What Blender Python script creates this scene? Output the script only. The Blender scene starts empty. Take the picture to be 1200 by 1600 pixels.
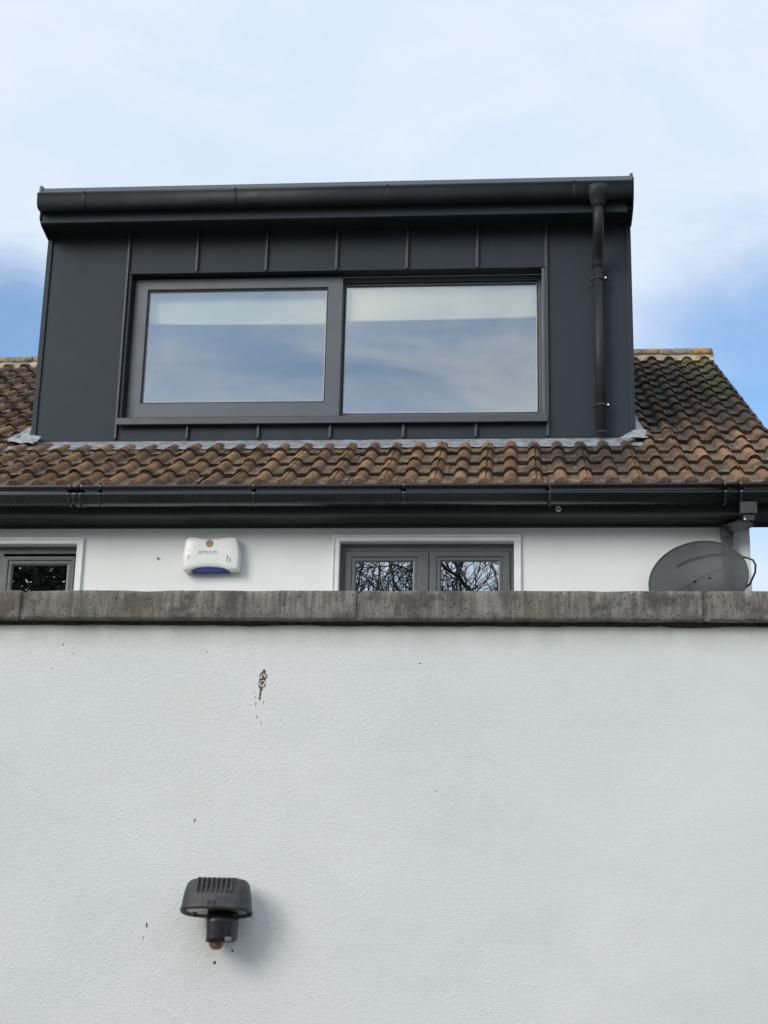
import bpy, bmesh, math, random
from mathutils import Vector, Matrix, noise

random.seed(7)
S = bpy.context.scene
R = math.radians
C = S.collection

# ------------------------------------------------------------------ camera
def look(pitch, yaw, roll):
    f = Vector((-math.sin(yaw)*math.cos(pitch), math.cos(yaw)*math.cos(pitch), math.sin(pitch)))
    r = Vector((math.cos(yaw), math.sin(yaw), 0))
    u = r.cross(f)
    r2 = r*math.cos(roll) + u*math.sin(roll)
    u2 = u*math.cos(roll) - r*math.sin(roll)
    return Matrix((r2, u2, -f)).transposed()

cam = bpy.data.cameras.new('camera')
cam.sensor_fit = 'VERTICAL'; cam.sensor_height = 36.0; cam.lens = 54.0
cam.clip_start = 0.05; cam.clip_end = 3000
camo = bpy.data.objects.new('camera', cam); C.objects.link(camo)
camo.matrix_world = Matrix.Translation((0, 0, 1.6)) @ look(R(16.277), R(5.182), R(1.28)).to_4x4()
S.camera = camo

# ------------------------------------------------------------------ light
SUN_EL, SUN_AZ = R(25), R(217)          # azimuth clockwise from +Y: behind the camera, to the left
sun = bpy.data.lights.new('sun', 'SUN'); sun.energy = 1.75; sun.angle = R(28); sun.color = (1, .95, .87)
so = bpy.data.objects.new('sun', sun); C.objects.link(so)
sd = Vector((math.sin(SUN_AZ)*math.cos(SUN_EL), math.cos(SUN_AZ)*math.cos(SUN_EL), math.sin(SUN_EL)))
so.rotation_euler = sd.to_track_quat('Z', 'Y').to_euler(); so.location = sd*60

S.view_settings.view_transform = 'Standard'; S.view_settings.look = 'None'
S.view_settings.gamma = 1; S.view_settings.use_curve_mapping = False
S.view_settings.exposure = 0.07

W = bpy.data.worlds.new('World'); S.world = W; W.use_nodes = True
wt = W.node_tree; wt.nodes.clear()
class NT:
    """small helper for writing node graphs"""
    def __init__(s, t): s.t = t
    def n(s, typ, props=None, **inp):
        d = s.t.nodes.new(typ)
        for k, v in (props or {}).items(): setattr(d, k, v)
        for k, v in inp.items():
            key = int(k[1:]) if k[0] == 'i' and k[1:].isdigit() else k.replace('_', ' ')
            if hasattr(v, 'is_linked'): s.t.links.new(v, d.inputs[key])
            else: d.inputs[key].default_value = v
        return d
    def math(s, op, a, b=0.0, clamp=False):
        return s.n('ShaderNodeMath', {'operation': op, 'use_clamp': clamp}, i0=a, i1=b).outputs[0]
    def mix(s, f, a, b, blend='MIX'):
        d = s.n('ShaderNodeMix', {'data_type': 'RGBA', 'blend_type': blend, 'clamp_factor': True})
        for i, v in ((0, f), (6, a), (7, b)):
            if hasattr(v, 'is_linked'): s.t.links.new(v, d.inputs[i])
            else: d.inputs[i].default_value = v if i == 0 else (*v[:3], 1)
        return d.outputs[2]
    def noise(s, vec, scale, detail=4, rough=.5, dist=0, out=0):
        return s.n('ShaderNodeTexNoise', {}, Vector=vec, Scale=scale, Detail=detail, Roughness=rough, Distortion=dist).outputs[out]
    def ramp(s, v, stops):
        d = s.n('ShaderNodeValToRGB', {}, Fac=v); e = d.color_ramp.elements
        while len(e) < len(stops): e.new(.5)
        for q, (p, c) in zip(e, stops):
            q.position = p; q.color = (c, c, c, 1) if not hasattr(c, '__len__') else (*c, 1)
        return d.outputs[0]
    def rng(s, v, a, b, c=0., d=1.):
        return s.n('ShaderNodeMapRange', {'interpolation_type': 'SMOOTHSTEP'}, i0=v, i1=a, i2=b, i3=c, i4=d).outputs[0]
    def scale(s, v, xyz):
        return s.n('ShaderNodeMapping', {}, Vector=v, Scale=xyz).outputs[0]

w = NT(wt)
tc = w.n('ShaderNodeTexCoord').outputs['Generated']
sky = w.n('ShaderNodeTexSky', {'sky_type': 'NISHITA', 'sun_disc': False, 'sun_elevation': SUN_EL, 'sun_rotation': SUN_AZ,
                               'air_density': 1.0, 'dust_density': 0.6, 'ozone_density': 2.0}).outputs[0]
sep = w.n('ShaderNodeSeparateXYZ', {}, Vector=tc).outputs
def blob(direction, inner, outer):      # soft patch of sky around a compass direction
    dv = Vector(direction).normalized()
    dp = w.n('ShaderNodeVectorMath', {'operation': 'DOT_PRODUCT'}, i0=tc, i1=tuple(dv)).outputs['Value']
    return w.rng(dp, math.cos(R(outer)), math.cos(R(inner)))
cl1 = w.noise(w.scale(tc, (1.8, 1.8, 3.6)), 1.5, 6, .5, .4)
cl2 = w.noise(w.scale(tc, (1, 1, 2.2)), 5.5, 9, .62, .7)
cov = w.math('ADD', w.math('MULTIPLY', cl1, .75), w.math('MULTIPLY', cl2, .25))
thin0 = w.math('MULTIPLY', blob((-.10, -.91, .42), 3, 19), w.rng(cl2, .66, .36, .02, .24))   # broken cloud behind the viewer
thin = w.math('ADD', w.math('MULTIPLY', blob((-.345, .95, .375), 0.5, 6.5), .47),
              w.math('ADD', w.math('MULTIPLY', blob((.155, .95, .37), 0.5, 8), .34), w.math('ADD', thin0, w.math('MULTIPLY', blob((.20, .96, .22), 1, 15), .22))))
cov = w.math('SUBTRACT', cov, thin)
back = w.math('MULTIPLY', w.rng(sep[1], .35, -.25), .06)      # rather more broken cloud on the far side of the sky
cov = w.math('SUBTRACT', cov, back)
fac = w.rng(cov, -.04, .42, .0, .97)
cloudcol = w.mix(w.rng(cl2, .35, .7), (4.5, 5.25, 6.25), (5.2, 5.75, 6.45))
glow = blob(tuple(sd), 10, 66)               # thin cloud is brighter towards the veiled sun
cloudcol = w.mix(glow, cloudcol, (9.4, 9.7, 10.2))
cloudcol = w.mix(w.rng(sep[2], .26, .04), cloudcol, (3.0, 3.4, 3.9))      # greyer cloud low down
skyc = w.mix(1.0, sky, (1.0, 1.15, 1.25), 'MULTIPLY')
col = w.mix(fac, skyc, cloudcol)
bg = w.n('ShaderNodeBackground', {}, Color=col, Strength=0.15)
wt.links.new(bg.outputs[0], w.n('ShaderNodeOutputWorld').inputs[0])

# ------------------------------------------------------------------ materials
def material(name, build):
    m = bpy.data.materials.new(name); m.use_nodes = True
    t = m.node_tree; t.nodes.clear(); g = NT(t)
    t.links.new(build(g), g.n('ShaderNodeOutputMaterial').inputs[0])
    return m
def P(g, col, rough=.6, metal=0., normal=None, spec=.5, **kw):
    d = g.n('ShaderNodeBsdfPrincipled', {}, Base_Color=col if hasattr(col, 'is_linked') else (*col, 1), Roughness=rough, Metallic=metal, **kw)
    d.inputs['Specular IOR Level'].default_value = spec
    if normal is not None: g.t.links.new(normal, d.inputs['Normal'])
    return d.outputs[0]
def bump(g, h, strength, dist=.01):
    return g.n('ShaderNodeBump', {}, Strength=strength, Distance=dist, Height=h).outputs[0]
def pos(g): return g.n('ShaderNodeNewGeometry').outputs['Position']

def plain(name, col, rough=.5, metal=0., var=.15, sc=6., bs=0., bsc=200., spec=.5):
    def b(g):
        p = pos(g); n1 = g.noise(p, sc, 5, .6)
        f = g.rng(n1, .3, .7)
        lo = tuple(c*(1-var) for c in col); hi = tuple(min(1, c*(1+var)) for c in col)
        c = g.mix(f, lo, hi)
        nm = bump(g, g.noise(p, bsc, 3), bs, .002) if bs else None
        r = g.rng(g.noise(p, sc*2.3, 3), .3, .7, rough*.85, min(1, rough*1.15))
        return P(g, c, r, metal, nm, spec)
    return material(name, b)

def stucco(g):
    p = pos(g); s = g.n('ShaderNodeSeparateXYZ', {}, Vector=p).outputs
    wr = g.noise(g.scale(p, (1, 1, 1.45)), 140, 3, .62, .4)
    fine = g.noise(p, 170, 2, .5)
    big = g.noise(p, 1.3, 3, .5)
    rough_area = g.rng(g.math('ADD', g.math('MULTIPLY', g.noise(p, 2.3, 3), .6), g.math('MULTIPLY', s[0], -.22)), .10, .55, .25, 1.0)
    dents = g.rng(g.noise(g.scale(p, (1, 1, 2)), 17, 3, .6), .62, .8)
    h = g.math('ADD', g.math('MULTIPLY', g.rng(wr, .36, .72), rough_area), g.math('ADD', g.math('MULTIPLY', fine, .22), g.math('MULTIPLY', dents, .5)))
    h = g.math('ADD', h, g.math('ADD', g.math('MULTIPLY', g.noise(g.scale(p, (1, 1, 1.4)), 52, 3, .5, .3), .40), g.math('ADD', g.math('MULTIPLY', g.noise(p, 5, 2), 3.0), g.math('MULTIPLY', g.noise(g.scale(p, (1, 1, 1.8)), 1.9, 2), 6.0))))
    c = g.mix(g.rng(big, .3, .7), (.728, .752, .748), (.788, .804, .790))
    patch = g.rng(g.noise(g.scale(p, (1, 1, 1.7)), 2.6, 5, .62, .5), .50, .66)
    c = g.mix(g.math('MULTIPLY', patch, .35), c, (.69, .715, .705))
    # green-brown weathering that runs down a little from under the coping
    run = g.math('MULTIPLY', g.rng(s[2], 2.44, 2.535), g.rng(g.noise(g.scale(p, (9, 9, 1.6)), 1, 4), .28, .62, .25, 1.0))
    c = g.mix(g.math('MULTIPLY', run, .55), c, (.40, .385, .27))
    sp = g.n('ShaderNodeTexVoronoi', {'feature': 'F1'}, Vector=g.scale(p, (1, .01, 1)), Scale=9.0).outputs
    spk = g.math('MULTIPLY', g.rng(sp['Distance'], .020, .012), g.math('GREATER_THAN', g.n('ShaderNodeSeparateColor', {}, Color=sp['Color']).outputs[0], .86))
    c = g.mix(g.math('MULTIPLY', spk, .75), c, (.09, .08, .06))
    yel = g.rng(g.noise(p, 4.5, 4), .62, .80)
    c = g.mix(g.math('MULTIPLY', yel, .18), c, (.74, .70, .55))
    return P(g, c, .75, 0, bump(g, h, .50, .0019), .3)
M = {}
M['stucco'] = material('painted_render', stucco)

def housewall(g):
    p = pos(g)
    c = g.mix(g.rng(g.noise(p, 3, 4), .3, .7), (.80, .80, .785), (.84, .84, .83))
    sm = g.noise(g.scale(p, (8, 8, 1.2)), 1.5, 4)
    c = g.mix(g.rng(sm, .60, .85, 0, .25), c, (.62, .60, .55))
    return P(g, c, .7, 0, bump(g, g.noise(p, 90, 3), .15, .002), .3)
M['housewall'] = material('smooth_painted_wall', housewall)

def concrete(g):
    p = pos(g); s = g.n('ShaderNodeSeparateXYZ', {}, Vector=p).outputs
    streak = g.noise(g.scale(p, (60, 60, 7)), 1, 6, .7, .5)
    blot = g.noise(p, 11, 6, .7)
    grain = g.noise(p, 210, 3, .6)
    c = g.mix(g.rng(streak, .35, .68), (.100, .088, .073), (.42, .39, .34))
    c = g.mix(g.rng(blot, .44, .62), c, (.055, .048, .041))
    c = g.mix(g.rng(g.noise(p, 4.3, 4, .6), .42, .62, 0, .65), c, (.150, .112, .074))
    c = g.mix(g.rng(g.noise(g.scale(p, (1, 1, .5)), 7.1, 4, .6), .56, .70, 0, .5), c, (.36, .35, .32))
    low = g.rng(s[2], 2.575, 2.545)
    c = g.mix(g.math('MULTIPLY', low, g.rng(g.noise(p, 23, 4), .4, .6, .1, .55)), c, (.33, .315, .285))
    c = g.mix(g.rng(g.noise(g.scale(p, (30, 30, 8)), 1, 3), .66, .74, 0, .7), c, (.40, .39, .365))
    c = g.mix(g.math('MULTIPLY', g.rng(g.noise(p, 3.1, 3), .55, .7), .35), c, (.10, .11, .065))
    pit = g.n('ShaderNodeTexVoronoi', {}, Vector=p, Scale=95.).outputs
    pits = g.math('MULTIPLY', g.rng(pit['Distance'], .30, .12), g.math('GREATER_THAN', g.n('ShaderNodeSeparateColor', {}, Color=pit['Color']).outputs[0], .72))
    c = g.mix(g.math('MULTIPLY', pits, .85), c, (.022, .02, .018))
    c = g.mix(.35, c, g.mix(grain, (.03, .03, .03), (.34, .33, .30)))
    h = g.math('SUBTRACT', g.math('ADD', grain, g.math('MULTIPLY', blot, .8)), pits)
    return P(g, c, .9, 0, bump(g, h, .9, .004), .2)
M['concrete'] = material('weathered_concrete', concrete)
M['mortar'] = plain('dark_mortar', (.045, .040, .032), .95, 0, .5, 30, .5, 120, .2)

def zinc(g):
    p = pos(g)
    a = g.noise(g.scale(p, (1, 1, .35)), 1.6, 4, .55)
    c = g.mix(g.rng(a, .3, .7), (.028, .037, .046), (.032, .041, .050))
    sm = g.noise(g.scale(p, (14, 14, 1)), 1, 4, .6)
    c = g.mix(g.rng(sm, .62, .8, 0, .12), c, (.060, .070, .078))
    h = g.noise(g.scale(p, (1, 1, .6)), 3.2, 2)
    return P(g, c, g.rng(g.noise(p, 9, 4),   .3, .7, .49, .53), .1, bump(g, h, .04, .006), .18)
M['zinc'] = material('anthracite_metal_sheet', zinc)
M['zinc_dark'] = plain('anthracite_gutter_metal', (.028, .033, .038), .45, .0, .12, 5, spec=.2)
M['alu'] = plain('grey_window_frame', (.082, .096, .110), .42, .1, .05, 4)
M['seam'] = plain('folded_seam_metal', (.040, .050, .060), .45, .1, .05, 4)
M['sill'] = plain('grey_sill_metal', (.055, .066, .077), .42, .1, .05, 4)
M['gasket'] = plain('black_gasket', (.012, .012, .014), .6, 0, .1)
M['pvc'] = plain('black_plastic_gutter', (.007, .007, .010), .28, 0, .2, 7, spec=1.0)
def fasciam(g):
    p = pos(g)
    st = g.noise(g.scale(p, (1.2, 30, 30)), 2, 5, .6)
    c = g.mix(g.rng(st, .3, .7), (.030, .030, .033), (.050, .049, .050))
    c = g.mix(g.rng(g.noise(g.scale(p, (20, 20, 2)), 1, 4), .6, .8, 0, .4), c, (.075, .07, .064))
    return P(g, c, .6, 0, bump(g, st, .08, .001), .3)
M['fascia'] = material('dark_stained_board', fasciam)
M['olive'] = plain('grey_green_window_paint', (.098, .112, .110), .45, 0, .1, 6)
M['bead'] = plain('pale_window_bead', (.34, .36, .35), .4, 0, .08)
M['trim'] = plain('white_plaster_trim', (.78, .79, .79), .6, 0, .06, 9, .2, 80)
M['white'] = plain('white_plastic', (.80, .80, .77), .35, 0, .04, 9)
M['blue'] = plain('blue_plastic_lens', (.008, .022, .19), .2, 0, .1)
M['screw'] = plain('bright_steel_screw', (.85, .85, .85), .15, 1., .05)
M['lead'] = None
def lead(g):
    p = pos(g)
    c = g.mix(g.rng(g.noise(p, 14, 5, .65), .35, .65), (.19, .205, .23), (.36, .38, .405))
    c = g.mix(g.rng(g.noise(p, 55, 4), .6, .72, 0, .8), c, (.13, .13, .14))
    return P(g, c, .6, .1, bump(g, g.noise(p, 30, 4), .5, .006), .3)
M['lead'] = material('lead_sheet', lead)
def leadpale(g):
    p = pos(g)
    c = g.mix(g.rng(g.noise(p, 20, 5, .65), .35, .65), (.22, .24, .26), (.40, .41, .42))
    return P(g, c, .6, .1, bump(g, g.noise(p, 30, 4), .5, .006), .4)
M['lead_pale'] = material('pale_oxidised_lead', leadpale)

def tiles(g):
    p = pos(g); s = g.n('ShaderNodeSeparateXYZ', {}, Vector=p).outputs
    at = g.n('ShaderNodeAttribute', {'attribute_name': 'tile'}).outputs['Color']
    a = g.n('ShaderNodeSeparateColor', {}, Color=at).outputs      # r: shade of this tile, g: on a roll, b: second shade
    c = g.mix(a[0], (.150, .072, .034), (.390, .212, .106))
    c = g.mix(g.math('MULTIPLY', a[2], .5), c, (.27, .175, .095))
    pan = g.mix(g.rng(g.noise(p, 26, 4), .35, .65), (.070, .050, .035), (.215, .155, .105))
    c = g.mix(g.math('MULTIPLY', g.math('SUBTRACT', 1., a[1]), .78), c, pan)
    n2 = g.noise(p, 3.0, 5, .6); n3 = g.noise(p, 45, 5, .7)
    c = g.mix(g.rng(n3, .44, .68, 0, .65), c, (.060, .043, .032))
    c = g.mix(g.rng(g.noise(p, 6.5, 5, .65), .48, .62, 0, .72), c, (.045, .034, .027))
    # old dark algae on the upper slope beside the far verge, and a patch below the dormer's corner
    up = g.rng(g.math('ADD', s[1], g.math('MULTIPLY', g.math('SUBTRACT', n2, .5), 1.7)), 9.35, 10.30)
    up = g.math('MULTIPLY', up, g.rng(s[0], -.5, .6))
    left = g.math('MULTIPLY', g.rng(g.math('ADD', s[1], g.math('MULTIPLY', g.math('SUBTRACT', n2, .5), 2)), 10.8, 12.2), g.rng(s[0], -2.5, -3.2))
    def spot(x, y, r0, r1):
        d = g.n('ShaderNodeVectorMath', {'operation': 'DISTANCE'}, i0=g.n('ShaderNodeCombineXYZ', {}, X=s[0], Y=s[1]).outputs[0], i1=(x, y, 0)).outputs['Value']
        return g.rng(g.math('ADD', d, g.math('MULTIPLY', g.math('SUBTRACT', n2, .5), .5)), r1, r0)
    corner = spot(.48, 9.30, .16, .62)
    up = g.math('MULTIPLY', up, g.math('SUBTRACT', 1., g.math('MULTIPLY', a[1], g.rng(n3, .3, .7, .05, .40))))
    dark = g.math('MAXIMUM', g.math('MULTIPLY', up, .95), g.math('MAXIMUM', g.math('MULTIPLY', left, .6), g.math('MULTIPLY', corner, .85)))
    dcol = g.mix(g.rng(n3, .35, .65), (.018, .016, .015), (.050, .043, .039))
    c = g.mix(dark, c, dcol)
    # moss along the verge, orange lichen by the ridge, pale crust in the pans
    mz = g.math('MULTIPLY', g.rng(g.math('ADD', s[0], g.math('MULTIPLY', g.math('SUBTRACT', n2, .5), .5)), 1.34, 1.52), g.rng(g.noise(p, 9, 4), .36, .56))
    mz = g.math('MULTIPLY', mz, g.rng(s[1], 10.6, 11.2))
    c = g.mix(g.math('MULTIPLY', mz, .75), c, (.085, .105, .022))
    gm = g.math('MULTIPLY', g.rng(g.noise(p, 7, 5, .6), .60, .74), .4)
    c = g.mix(gm, c, (.060, .066, .022))
    ol = g.math('MULTIPLY', g.rng(s[1], 11.9, 12.4), g.rng(g.noise(p, 8, 4), .50, .62))
    c = g.mix(g.math('MULTIPLY', ol, .7), c, (.30, .17, .045))
    cr = g.math('MULTIPLY', g.rng(g.noise(g.scale(p, (1, 2.2, 2.2)), 21, 4, .6), .585, .64), g.math('SUBTRACT', 1.05, a[1]))
    c = g.mix(g.math('MULTIPLY', cr, .6), c, (.42, .38, .31))
    h = g.math('ADD', g.noise(p, 150, 4, .7), g.math('MULTIPLY', n3, 1.2))
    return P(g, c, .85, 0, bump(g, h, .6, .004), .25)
M['tiles'] = material('weathered_concrete_tiles', tiles)
def ridge(g):
    p = pos(g)
    c = g.mix(g.rng(g.noise(p, 20, 5, .65), .35, .65), (.13, .115, .09), (.28, .25, .20))
    c = g.mix(g.rng(g.noise(p, 5.5, 4), .50, .58, 0, .8), c, (.42, .22, .045))
    c = g.mix(g.rng(g.noise(p, 38, 4), .58, .66, 0, .8), c, (.05, .045, .04))
    return P(g, c, .9, 0, bump(g, g.noise(p, 70, 5, .7), .6, .005), .2)
M['ridge'] = material('lichened_ridge_tile', ridge)
M['bedding'] = plain('pale_ridge_mortar', (.40, .335, .25), .95, 0, .35, 16, .6, 60, .2)
def glass(refl, tint, rough=0.):
    def b(g):
        p = pos(g)
        wav = bump(g, g.noise(p, 1.1, 2), .10, .02)
        gl = g.n('ShaderNodeBsdfGlossy', {}, Color=(.93, .97, 1, 1), Roughness=rough, Normal=wav).outputs[0]
        tr = g.n('ShaderNodeBsdfTransparent', {}, Color=(*tint, 1)).outputs[0]
        fr = g.n('ShaderNodeFresnel', {}, IOR=1.5).outputs[0]
        f = g.math('ADD', g.math('MULTIPLY', fr, .8), refl, True)
        return g.n('ShaderNodeMixShader', {}, i0=f, i1=tr, i2=gl).outputs[0]
    return b
M['glass_dormer'] = material('coated_glazing', glass(.125, (.985, .995, .98)))
M['glass'] = material('window_glazing', glass(.36, (.55, .58, .60)))
def blindm(g):
    d = g.n('ShaderNodeBsdfDiffuse', {}, Color=(.95, .91, .70, 1)).outputs[0]
    t = g.n('ShaderNodeBsdfTranslucent', {}, Color=(.96, .91, .70, 1)).outputs[0]
    return g.n('ShaderNodeMixShader', {}, i0=.10, i1=d, i2=t).outputs[0]
M['blind'] = material('cream_blind_fabric', blindm)
M['room'] = plain('pale_room_paint', (.42, .47, .51), .8, 0, .05, 2)
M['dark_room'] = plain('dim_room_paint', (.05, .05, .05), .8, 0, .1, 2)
M['bark'] = plain('bark', (.055, .045, .036), .9, 0, .4, 6)
M['twig'] = plain('twig_bark', (.085, .072, .062), .9, 0, .3, 6)
def lampm(g):
    p = pos(g)
    c = g.mix(g.rng(g.noise(p, 40, 4), .35, .65), (.036, .034, .037), (.058, .055, .058))
    c = g.mix(g.rng(g.noise(g.scale(p, (1, 1, 3)), 55, 4), .60, .72, 0, .6), c, (.14, .135, .135))
    return P(g, c, .5, 0, bump(g, g.noise(p, 300, 3), .2, .001), .4)
M['lamp'] = material('sun_faded_black_plastic', lampm)
M['lamp_black'] = plain('black_plastic', (.009, .008, .012), .36, 0, .2, 20)
M['lens'] = plain('dusty_lamp_glass', (.19, .185, .145), .22, 0, .45, 16)
M['sensor'] = plain('brown_sensor_lens', (.20, .095, .055), .3, 0, .3, 60)
M['grime'] = plain('dried_dirt', (.085, .072, .050), .9, 0, .6, 120)
M['straw'] = plain('dried_mud_pale', (.15, .135, .10), .9, 0, .4, 120)
def dishm(g):
    p = pos(g)
    c = g.mix(g.rng(g.noise(p, 12, 4), .3, .7), (.025, .031, .036), (.034, .041, .047))
    b = P(g, c, .5, .2, None, .4)
    t = g.n('ShaderNodeBsdfTransparent').outputs[0]
    return g.n('ShaderNodeMixShader', {}, i0=.09, i1=b, i2=t).outputs[0]      # punched holes, finer than a pixel
M['dish'] = material('perforated_grey_steel', dishm)
M['steel'] = plain('dark_grey_steel', (.05, .052, .056), .45, .3, .2, 20)
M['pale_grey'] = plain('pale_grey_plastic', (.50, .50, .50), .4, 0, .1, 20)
M['orange'] = plain('faded_orange_print', (.42, .215, .11), .5, 0, .2, 90)
M['print'] = plain('faded_grey_print', (.36, .41, .42), .6, 0, .6, 70)
M['print_faint'] = plain('very_faded_print', (.60, .63, .62), .6, 0, .1, 70)
def ground(g):
    p = pos(g)
    c = g.mix(g.rng(g.noise(p, .6, 5), .4, .6), (.13, .125, .115), (.19, .18, .17))
    far = g.rng(g.n('ShaderNodeVectorMath', {'operation': 'LENGTH'}, i0=p).outputs['Value'], 9, 11)
    c = g.mix(far, c, g.mix(g.noise(p, 3, 5), (.035, .06, .018), (.075, .10, .035)))
    return P(g, c, .9, 0, bump(g, g.noise(p, 30, 5), .5, .01), .2)
M['ground'] = material('paving_and_grass', ground)

# ------------------------------------------------------------------ mesh helpers
class MB:
    def __init__(s): s.v = []; s.f = []; s.m = []; s.sm = []; s.attr = None
    def face(s, idx, m=0, sm=False): s.f.append(idx); s.m.append(m); s.sm.append(sm)
    def add(s, *pts):
        k = len(s.v); s.v.extend([tuple(p) for p in pts]); return list(range(k, k+len(pts)))
    def box(s, x0, x1, y0, y1, z0, z1, m=0):
        i = s.add((x0,y0,z0),(x1,y0,z0),(x1,y1,z0),(x0,y1,z0),(x0,y0,z1),(x1,y0,z1),(x1,y1,z1),(x0,y1,z1))
        for q in ((0,3,2,1),(4,5,6,7),(0,1,5,4),(1,2,6,5),(2,3,7,6),(3,0,4,7)): s.face([i[a] for a in q], m)
        return s
    def prism(s, poly, a0, a1, axis='x', m=0, sm=False):
        """closed polygon of 2 coordinates swept along an axis: x -> (y,z), y -> (x,z), z -> (x,y)"""
        def mk(a, p):
            return {'x': (a, p[0], p[1]), 'y': (p[0], a, p[1]), 'z': (p[0], p[1], a)}[axis]
        n = len(poly); A = s.add(*[mk(a0, p) for p in poly]); B = s.add(*[mk(a1, p) for p in poly])
        for k in range(n): s.face([A[k], A[(k+1)%n], B[(k+1)%n], B[k]], m, sm)
        s.face(A[::-1], m); s.face(B, m); return s
    def strip(s, prof, x0, x1, th, m=0, closed_ends=False):
        """open profile (y,z) given a thickness and swept along x"""
        n = len(prof); off = []
        for k in range(n):
            a = prof[max(0, k-1)]; b = prof[min(n-1, k+1)]
            t = Vector((b[0]-a[0], b[1]-a[1])).normalized(); off.append((prof[k][0]-t[1]*th, prof[k][1]+t[0]*th))
        return s.prism(list(prof)+off[::-1], x0, x1, 'x', m, True)
    def tube(s, pts, rad, seg=12, m=0, cap=True, square=False):
        pts = [Vector(p) for p in pts]; n = len(pts)
        rr = rad if hasattr(rad, '__len__') else [rad]*n
        rings = []; up = None
        for k in range(n):
            t = (pts[min(n-1, k+1)]-pts[max(0, k-1)]).normalized()
            if up is None:
                up = Vector((0,1,0)) if abs(t.y) < .9 else Vector((0,0,1))
            u = (up - t*up.dot(t)).normalized(); v = t.cross(u); up = u
            a0 = math.pi/seg if square else 0
            rings.append(s.add(*[pts[k]+(u*math.cos(2*math.pi*j/seg+a0)+v*math.sin(2*math.pi*j/seg+a0))*rr[k] for j in range(seg)]))
        for A, B in zip(rings, rings[1:]):
            for j in range(seg): s.face([A[j], A[(j+1)%seg], B[(j+1)%seg], B[j]], m, not square)
        if cap: s.face(rings[0][::-1], m); s.face(rings[-1], m)
        return s
    def rings(s, rings, m=0, sm=True, cap=True):
        R_ = [s.add(*r) for r in rings]; n = len(R_[0])
        for A, B in zip(R_, R_[1:]):
            for j in range(n): s.face([A[j], A[(j+1)%n], B[(j+1)%n], B[j]], m, sm)
        if cap: s.face(R_[0][::-1], m); s.face(R_[-1], m)
        return s
    def wall(s, xs, zs, holes, y0, y1, m=0):
        """slab between y0 and y1 over a grid of x and z lines, with rectangular holes (x0,x1,z0,z1)"""
        def solid(i, j):
            if i < 0 or j < 0 or i >= len(xs)-1 or j >= len(zs)-1: return False
            cx = (xs[i]+xs[i+1])/2; cz = (zs[j]+zs[j+1])/2
            return not any(a < cx < b and c < cz < d for a, b, c, d in holes)
        vid = {}
        def V(i, j, k):
            if (i,j,k) not in vid: vid[i,j,k] = s.add((xs[i], (y0,y1)[k], zs[j]))[0]
            return vid[i,j,k]
        for i in range(len(xs)-1):
            for j in range(len(zs)-1):
                if not solid(i, j): continue
                s.face([V(i,j,0),V(i+1,j,0),V(i+1,j+1,0),V(i,j+1,0)], m); s.face([V(i,j,1),V(i,j+1,1),V(i+1,j+1,1),V(i+1,j,1)], m)
                if not solid(i-1,j): s.face([V(i,j,0),V(i,j+1,0),V(i,j+1,1),V(i,j,1)], m)
                if not solid(i+1,j): s.face([V(i+1,j,0),V(i+1,j,1),V(i+1,j+1,1),V(i+1,j+1,0)], m)
                if not solid(i,j-1): s.face([V(i,j,0),V(i,j,1),V(i+1,j,1),V(i+1,j,0)], m)
                if not solid(i,j+1): s.face([V(i,j+1,0),V(i+1,j+1,0),V(i+1,j+1,1),V(i,j+1,1)], m)
        return s
    def frame(s, x0, x1, z0, z1, hx0, hx1, hz0, hz1, y0, y1, m=0):
        return s.wall([x0,hx0,hx1,x1], [z0,hz0,hz1,z1], [(hx0,hx1,hz0,hz1)], y0, y1, m)
    def build(s, name, mats, parent=None, bevel=0., seg=2, origin=None, loc=None):
        me = bpy.data.meshes.new(name); o0 = Vector(origin) if origin else Vector((0,0,0))
        me.from_pydata([tuple(Vector(p)-o0) for p in s.v], [], s.f)
        for m in (mats if isinstance(mats, (list, tuple)) else [mats]): me.materials.append(m)
        for p, mi, sm in zip(me.polygons, s.m, s.sm): p.material_index = mi; p.use_smooth = sm
        if s.attr is not None:
            ca = me.color_attributes.new('tile', 'FLOAT_COLOR', 'POINT')
            for k, c in enumerate(s.attr): ca.data[k].color = (*c, 1)
        bm = bmesh.new(); bm.from_mesh(me); bmesh.ops.recalc_face_normals(bm, faces=bm.faces); bm.to_mesh(me); bm.free()
        me.update()
        o = bpy.data.objects.new(name, me); C.objects.link(o)
        o.location = loc if loc is not None else o0
        if parent: attach(o, parent)
        if bevel:
            b = o.modifiers.new('bevel', 'BEVEL'); b.width = bevel; b.segments = seg; b.limit_method = 'ANGLE'; b.angle_limit = R(40)
        return o
def world_loc(o):
    l = o.location.copy()
    return l + world_loc(o.parent) + o.matrix_parent_inverse.to_translation() if o.parent else l
def attach(o, parent):
    o.parent = parent; o.matrix_parent_inverse = Matrix.Translation(-world_loc(parent))
def tag(o, label=None, cat=None, group=None, kind=None):
    for k, v in (('label', label), ('category', cat), ('group', group), ('kind', kind)):
        if v: o[k] = v
    return o
def thing(name, loc, label, cat, group=None):
    o = bpy.data.objects.new(name, None); C.objects.link(o); o.location = loc; o.empty_display_size = .2
    return tag(o, label, cat, group)

# ------------------------------------------------------------------ ground
g = MB(); i = g.add((-900,-900,0),(900,-900,0),(900,900,0),(-900,900,0)); g.face(i)
tag(g.build('ground', M['ground']), kind='structure')

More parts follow.
